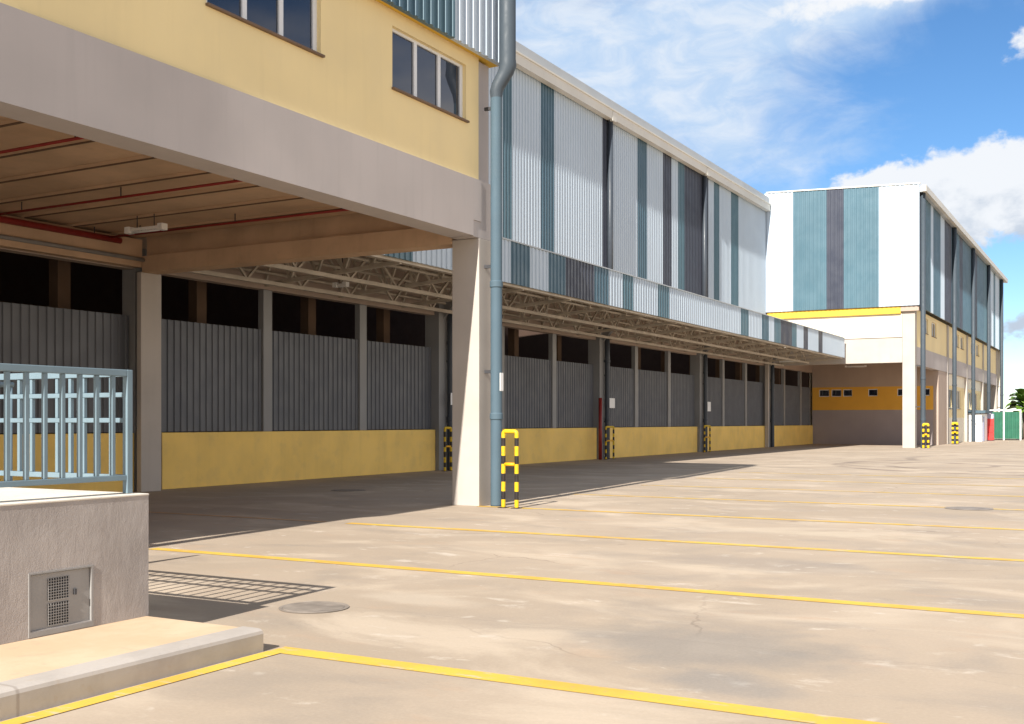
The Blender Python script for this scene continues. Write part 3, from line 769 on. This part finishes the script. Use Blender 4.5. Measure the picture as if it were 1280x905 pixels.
# ------------------------------------------------------------------ things at the far end of the yard
kb = thing('kiosk', (-11, 96, 0), 'small white kiosk with a flat blue grey roof against the far building', 'kiosk')
MB().bevbox(-11.35, -10.4, 95.6, 99.6, 0, 2.25, .02).build('wall', M['white'], kb)
MB().bevbox(-11.38, -10.1, 95.4, 100.6, 2.27, 2.5, .02).build('roof', M['pipe_blue'], kb)
MB().bevbox(-10.398, -10.36, 96.4, 97.3, .02, 2.0, .01).build('door', M['lilac'], kb)
rc = thing('red_cabinet', (-10.2, 99.8, 0), 'bright red cabinet with a lilac head beside the white kiosk', 'cabinet')
MB().bevbox(-10.75, -9.95, 99.8, 100.5, .06, 1.85, .03).build('body', M['red_box'], rc)
MB().bevbox(-10.75, -9.95, 99.8, 100.5, 1.853, 2.24, .02).build('head', M['lilac'], rc)
MB().bevbox(-10.72, -9.98, 99.83, 100.47, .003, .058, .01).build('base', M['steel_dark'], rc)
for z in (.7, 1.3): MB().bevbox(-10.70, -10.0, 99.785, 99.799, z, z + .025, .003).build('door_seam', M['red'], rc)
gc = thing('green_container', (-9.4, 104.7, 0), 'dark green container with pale corner posts at the right end of the yard', 'container')
corrugated('x', -10.55, -8.35, .12, 2.45, 104.75, -1, .3, .04, [(99, 0)], .05).build('front_panel', M['green_box'], gc)
MB().bevbox(-10.55, -8.35, 104.85, 107.6, .12, 2.4, .02).build('body', M['green_box'], gc)
for x in (-10.68, -9.6, -8.28): MB().bevbox(x - .06, x + .06, 104.58, 104.70, 0, 2.55, .01).build('post', M['white'], gc)
MB().bevbox(-10.74, -8.22, 104.6, 104.69, 2.56, 2.64, .01).build('top_rail', M['white'], gc)

def leaf_mesh(b, base, az, el, L, W, droop):
    """one broad banana-like leaf: a folded, drooping blade with thickness from its fold"""
    d = Vector((math.cos(az), math.sin(az), 0)); s = Vector((-d.y, d.x, 0)); n = 9; V = []; F = []
    p = Vector(base); e = el
    for i in range(n + 1):
        t = i / n
        w = W * (math.sin(math.pi * min(1, t * 1.05 + .06)) ** .7) * (.35 if t < .08 else 1)
        j = random.uniform(.85, 1.1)
        V += [p + s * w * j + Vector((0, 0, w * .35)), p, p - s * w * j + Vector((0, 0, w * .35))]
        p = p + (d * math.cos(e) + Vector((0, 0, math.sin(e)))) * L / n; e -= droop / n
    for i in range(n):
        a = 3 * i
        F += [(a, a + 1, a + 4, a + 3), (a + 1, a + 2, a + 5, a + 4)]
    b.add(V, F, 0, True)
def broad_tree(x, y, label, hgt, n, L):
    t = thing('broad_leaf_tree', (x, y, 0), label, 'tree')
    b = MB(); b.tube([(x, y, 0), (x + .05, y, hgt * .35), (x - .03, y, hgt * .7), (x, y, hgt)], .16, 10, rads=[.20, .17, .14, .09])
    b.build('trunk', M['bark'], t)
    c = MB()
    for i in range(n):
        az = i * 2.4 + random.uniform(-.3, .3); f = i / n
        leaf_mesh(c, (x, y, hgt * (.72 + .28 * f)), az, .25 + .95 * f + random.uniform(-.15, .15), L * random.uniform(.8, 1.1), L * .27, 1.3 + random.uniform(-.2, .3))
    c.build('crown', M['leaf'], t)
broad_tree(-8.35, 109.5, 'broad leafed green tree behind the green container', 3.5, 30, 2.0)

# ------------------------------------------------------------------ sky, sun, camera
w = bpy.data.worlds.new('World'); scene.world = w; w.use_nodes = True
nt = w.node_tree; bg = nt.nodes['Background']
sky = nt.nodes.new('ShaderNodeTexSky'); sky.sky_type = 'NISHITA'; sky.sun_disc = False
sky.sun_elevation = SUN_EL; sky.sun_rotation = math.pi - math.atan2(.09, 1.365)
sky.air_density = 1.0; sky.dust_density = .2; sky.ozone_density = 3.0; sky.altitude = 1400
SKY = .085; E2 = 2.0 ** EXPOSURE
def lin(r_, g_, b_, k=1.0):                                    # display colour -> world colour before strength and exposure
    f = lambda c: ((c / 255 + .055) / 1.055) ** 2.4
    return tuple(k * f(c) / E2 / SKY for c in (r_, g_, b_))
tc = nt.nodes.new('ShaderNodeTexCoord').outputs['Generated']
sep = nt.nodes.new('ShaderNodeSeparateXYZ'); nt.links.new(tc, sep.inputs[0])
az = math_n(nt, 'MULTIPLY', math_n(nt, 'ARCTAN2', sep.outputs[0], sep.outputs[1]), 180 / math.pi)
el = math_n(nt, 'MULTIPLY', math_n(nt, 'ARCSINE', sep.outputs[2]), 180 / math.pi)
comb = nt.nodes.new('ShaderNodeCombineXYZ'); nt.links.new(az, comb.inputs[0]); nt.links.new(el, comb.inputs[1])
uv = comb.outputs[0]
def gauss(ca, ce, ra, re, rot=0.0, amp=1.0):
    a = math_n(nt, 'SUBTRACT', az, ca); e = math_n(nt, 'SUBTRACT', el, ce); c, s = math.cos(R(rot)), math.sin(R(rot))
    p = math_n(nt, 'ADD', math_n(nt, 'MULTIPLY', a, c / ra), math_n(nt, 'MULTIPLY', e, s / ra))
    q = math_n(nt, 'ADD', math_n(nt, 'MULTIPLY', a, -s / re), math_n(nt, 'MULTIPLY', e, c / re))
    d = math_n(nt, 'ADD', math_n(nt, 'MULTIPLY', p, p), math_n(nt, 'MULTIPLY', q, q))
    return math_n(nt, 'MULTIPLY', math_n(nt, 'EXPONENT', math_n(nt, 'MULTIPLY', d, -1.0)), amp)
def nz(scale, det, rough, sx=1, sy=1, dist=0, loc=(0, 0, 0), rot=0):
    return math_n(nt, 'SUBTRACT', noise(nt, mapping(nt, uv, (sx, sy, 1), loc, (0, 0, R(rot))), scale, det, rough, dist), .5)
def add(*a):
    t = a[0]
    for b_ in a[1:]: t = math_n(nt, 'ADD', t, b_)
    return t
def mul(a, b_): return math_n(nt, 'MULTIPLY', a, b_)
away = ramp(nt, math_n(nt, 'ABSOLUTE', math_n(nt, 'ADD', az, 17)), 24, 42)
high = ramp(nt, el, 22, 34)
# high veil spreading from the upper middle of the view
veil = add(gauss(-21.5, 16.2, 9.0, 4.3, 20), gauss(-29, 19.5, 7, 3.0, 0, .75), gauss(-12, 20.8, 8, 1.9, 6), gauss(-15, 13.2, 4.5, 1.5, 8, .5),
           mul(nz(.16, 8, .62, .7, 1.5, .8, rot=-18), 1.25), mul(nz(.55, 6, .6, .6, 1.6, .5, (7, 2, 0), -20), .35))
veil_m = ramp(nt, veil, .10, 1.0, 0, .95)
# cumulus bank low on the right, a puff above it, broken low cloud
cu = add(gauss(-8.2, 10.2, 5.2, 2.1, 8), gauss(-2.0, 10.9, 4.8, 2.4, 0, .9), gauss(-11.2, 11.0, 3.2, 1.3, 12, .75), gauss(-4.3, 17.2, 1.3, .8, 15, .62), gauss(-3.4, 4.4, 4.5, 1.2, 0, .62), gauss(-10, 20.4, 6.5, 1.2, 5, .8),
         mul(nz(.55, 9, .6, 1, 1.3, .25, (3, 1, 0)), 1.15), mul(nz(1.5, 6, .6, 1, 1.3, .2, (8, 4, 0)), .38))
cu_m = ramp(nt, cu, .36, .66, 0, .97)
shade = ramp(nt, add(nz(.5, 7, .6, 1, 1.6, .2, (5, 2, 0)), mul(math_n(nt, 'SUBTRACT', 10.6, el), .13)), -.05, .40)
# added out of view as fill light: white cloud overhead, warm bright haze low
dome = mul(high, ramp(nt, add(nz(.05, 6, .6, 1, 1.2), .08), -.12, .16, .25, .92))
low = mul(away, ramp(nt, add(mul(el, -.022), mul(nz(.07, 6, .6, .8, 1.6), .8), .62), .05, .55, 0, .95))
hs = nt.nodes.new('ShaderNodeHueSaturation'); hs.inputs['Saturation'].default_value = 1.18; hs.inputs['Value'].default_value = 1.0
nt.links.new(sky.outputs[0], hs.inputs['Color'])
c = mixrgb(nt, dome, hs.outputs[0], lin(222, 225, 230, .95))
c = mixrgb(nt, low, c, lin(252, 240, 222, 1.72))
c = mixrgb(nt, veil_m, c, mixrgb(nt, ramp(nt, nz(.45, 7, .62, .8, 1.5, .6, (2, 9, 0), -18), -.16, .2), lin(194, 219, 248), lin(230, 240, 252)))
c = mixrgb(nt, cu_m, c, mixrgb(nt, shade, lin(246, 249, 253), lin(196, 208, 224)))
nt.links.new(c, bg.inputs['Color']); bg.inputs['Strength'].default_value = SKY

sl = bpy.data.lights.new('sun', 'SUN'); sl.energy = 5.0; sl.angle = R(.5); sl.color = (1.0, .95, .87)
so = bpy.data.objects.new('sun', sl); COL.objects.link(so)
so.rotation_euler = SUN_DIR.to_track_quat('-Z', 'Y').to_euler(); so.location = (10, -30, 40)

cam = bpy.data.cameras.new('camera'); co = bpy.data.objects.new('camera', cam); COL.objects.link(co)
cam.sensor_width = 36; cam.lens = 36 * 1387.13 / 1280; cam.shift_y = (527.05 - 452.5) / 1280
cam.clip_start = .05; cam.clip_end = 4000
co.location = (0, 0, 1.6); co.rotation_euler = (R(90), 0, math.atan(773.5 / 1387.13))
scene.camera = co

vs = scene.view_settings
vs.view_transform = 'Standard'; vs.look = 'None'; vs.exposure = EXPOSURE; vs.gamma = 1; vs.use_curve_mapping = False
scene.render.engine = 'CYCLES'
scene.cycles.max_bounces = 8; scene.cycles.diffuse_bounces = 5
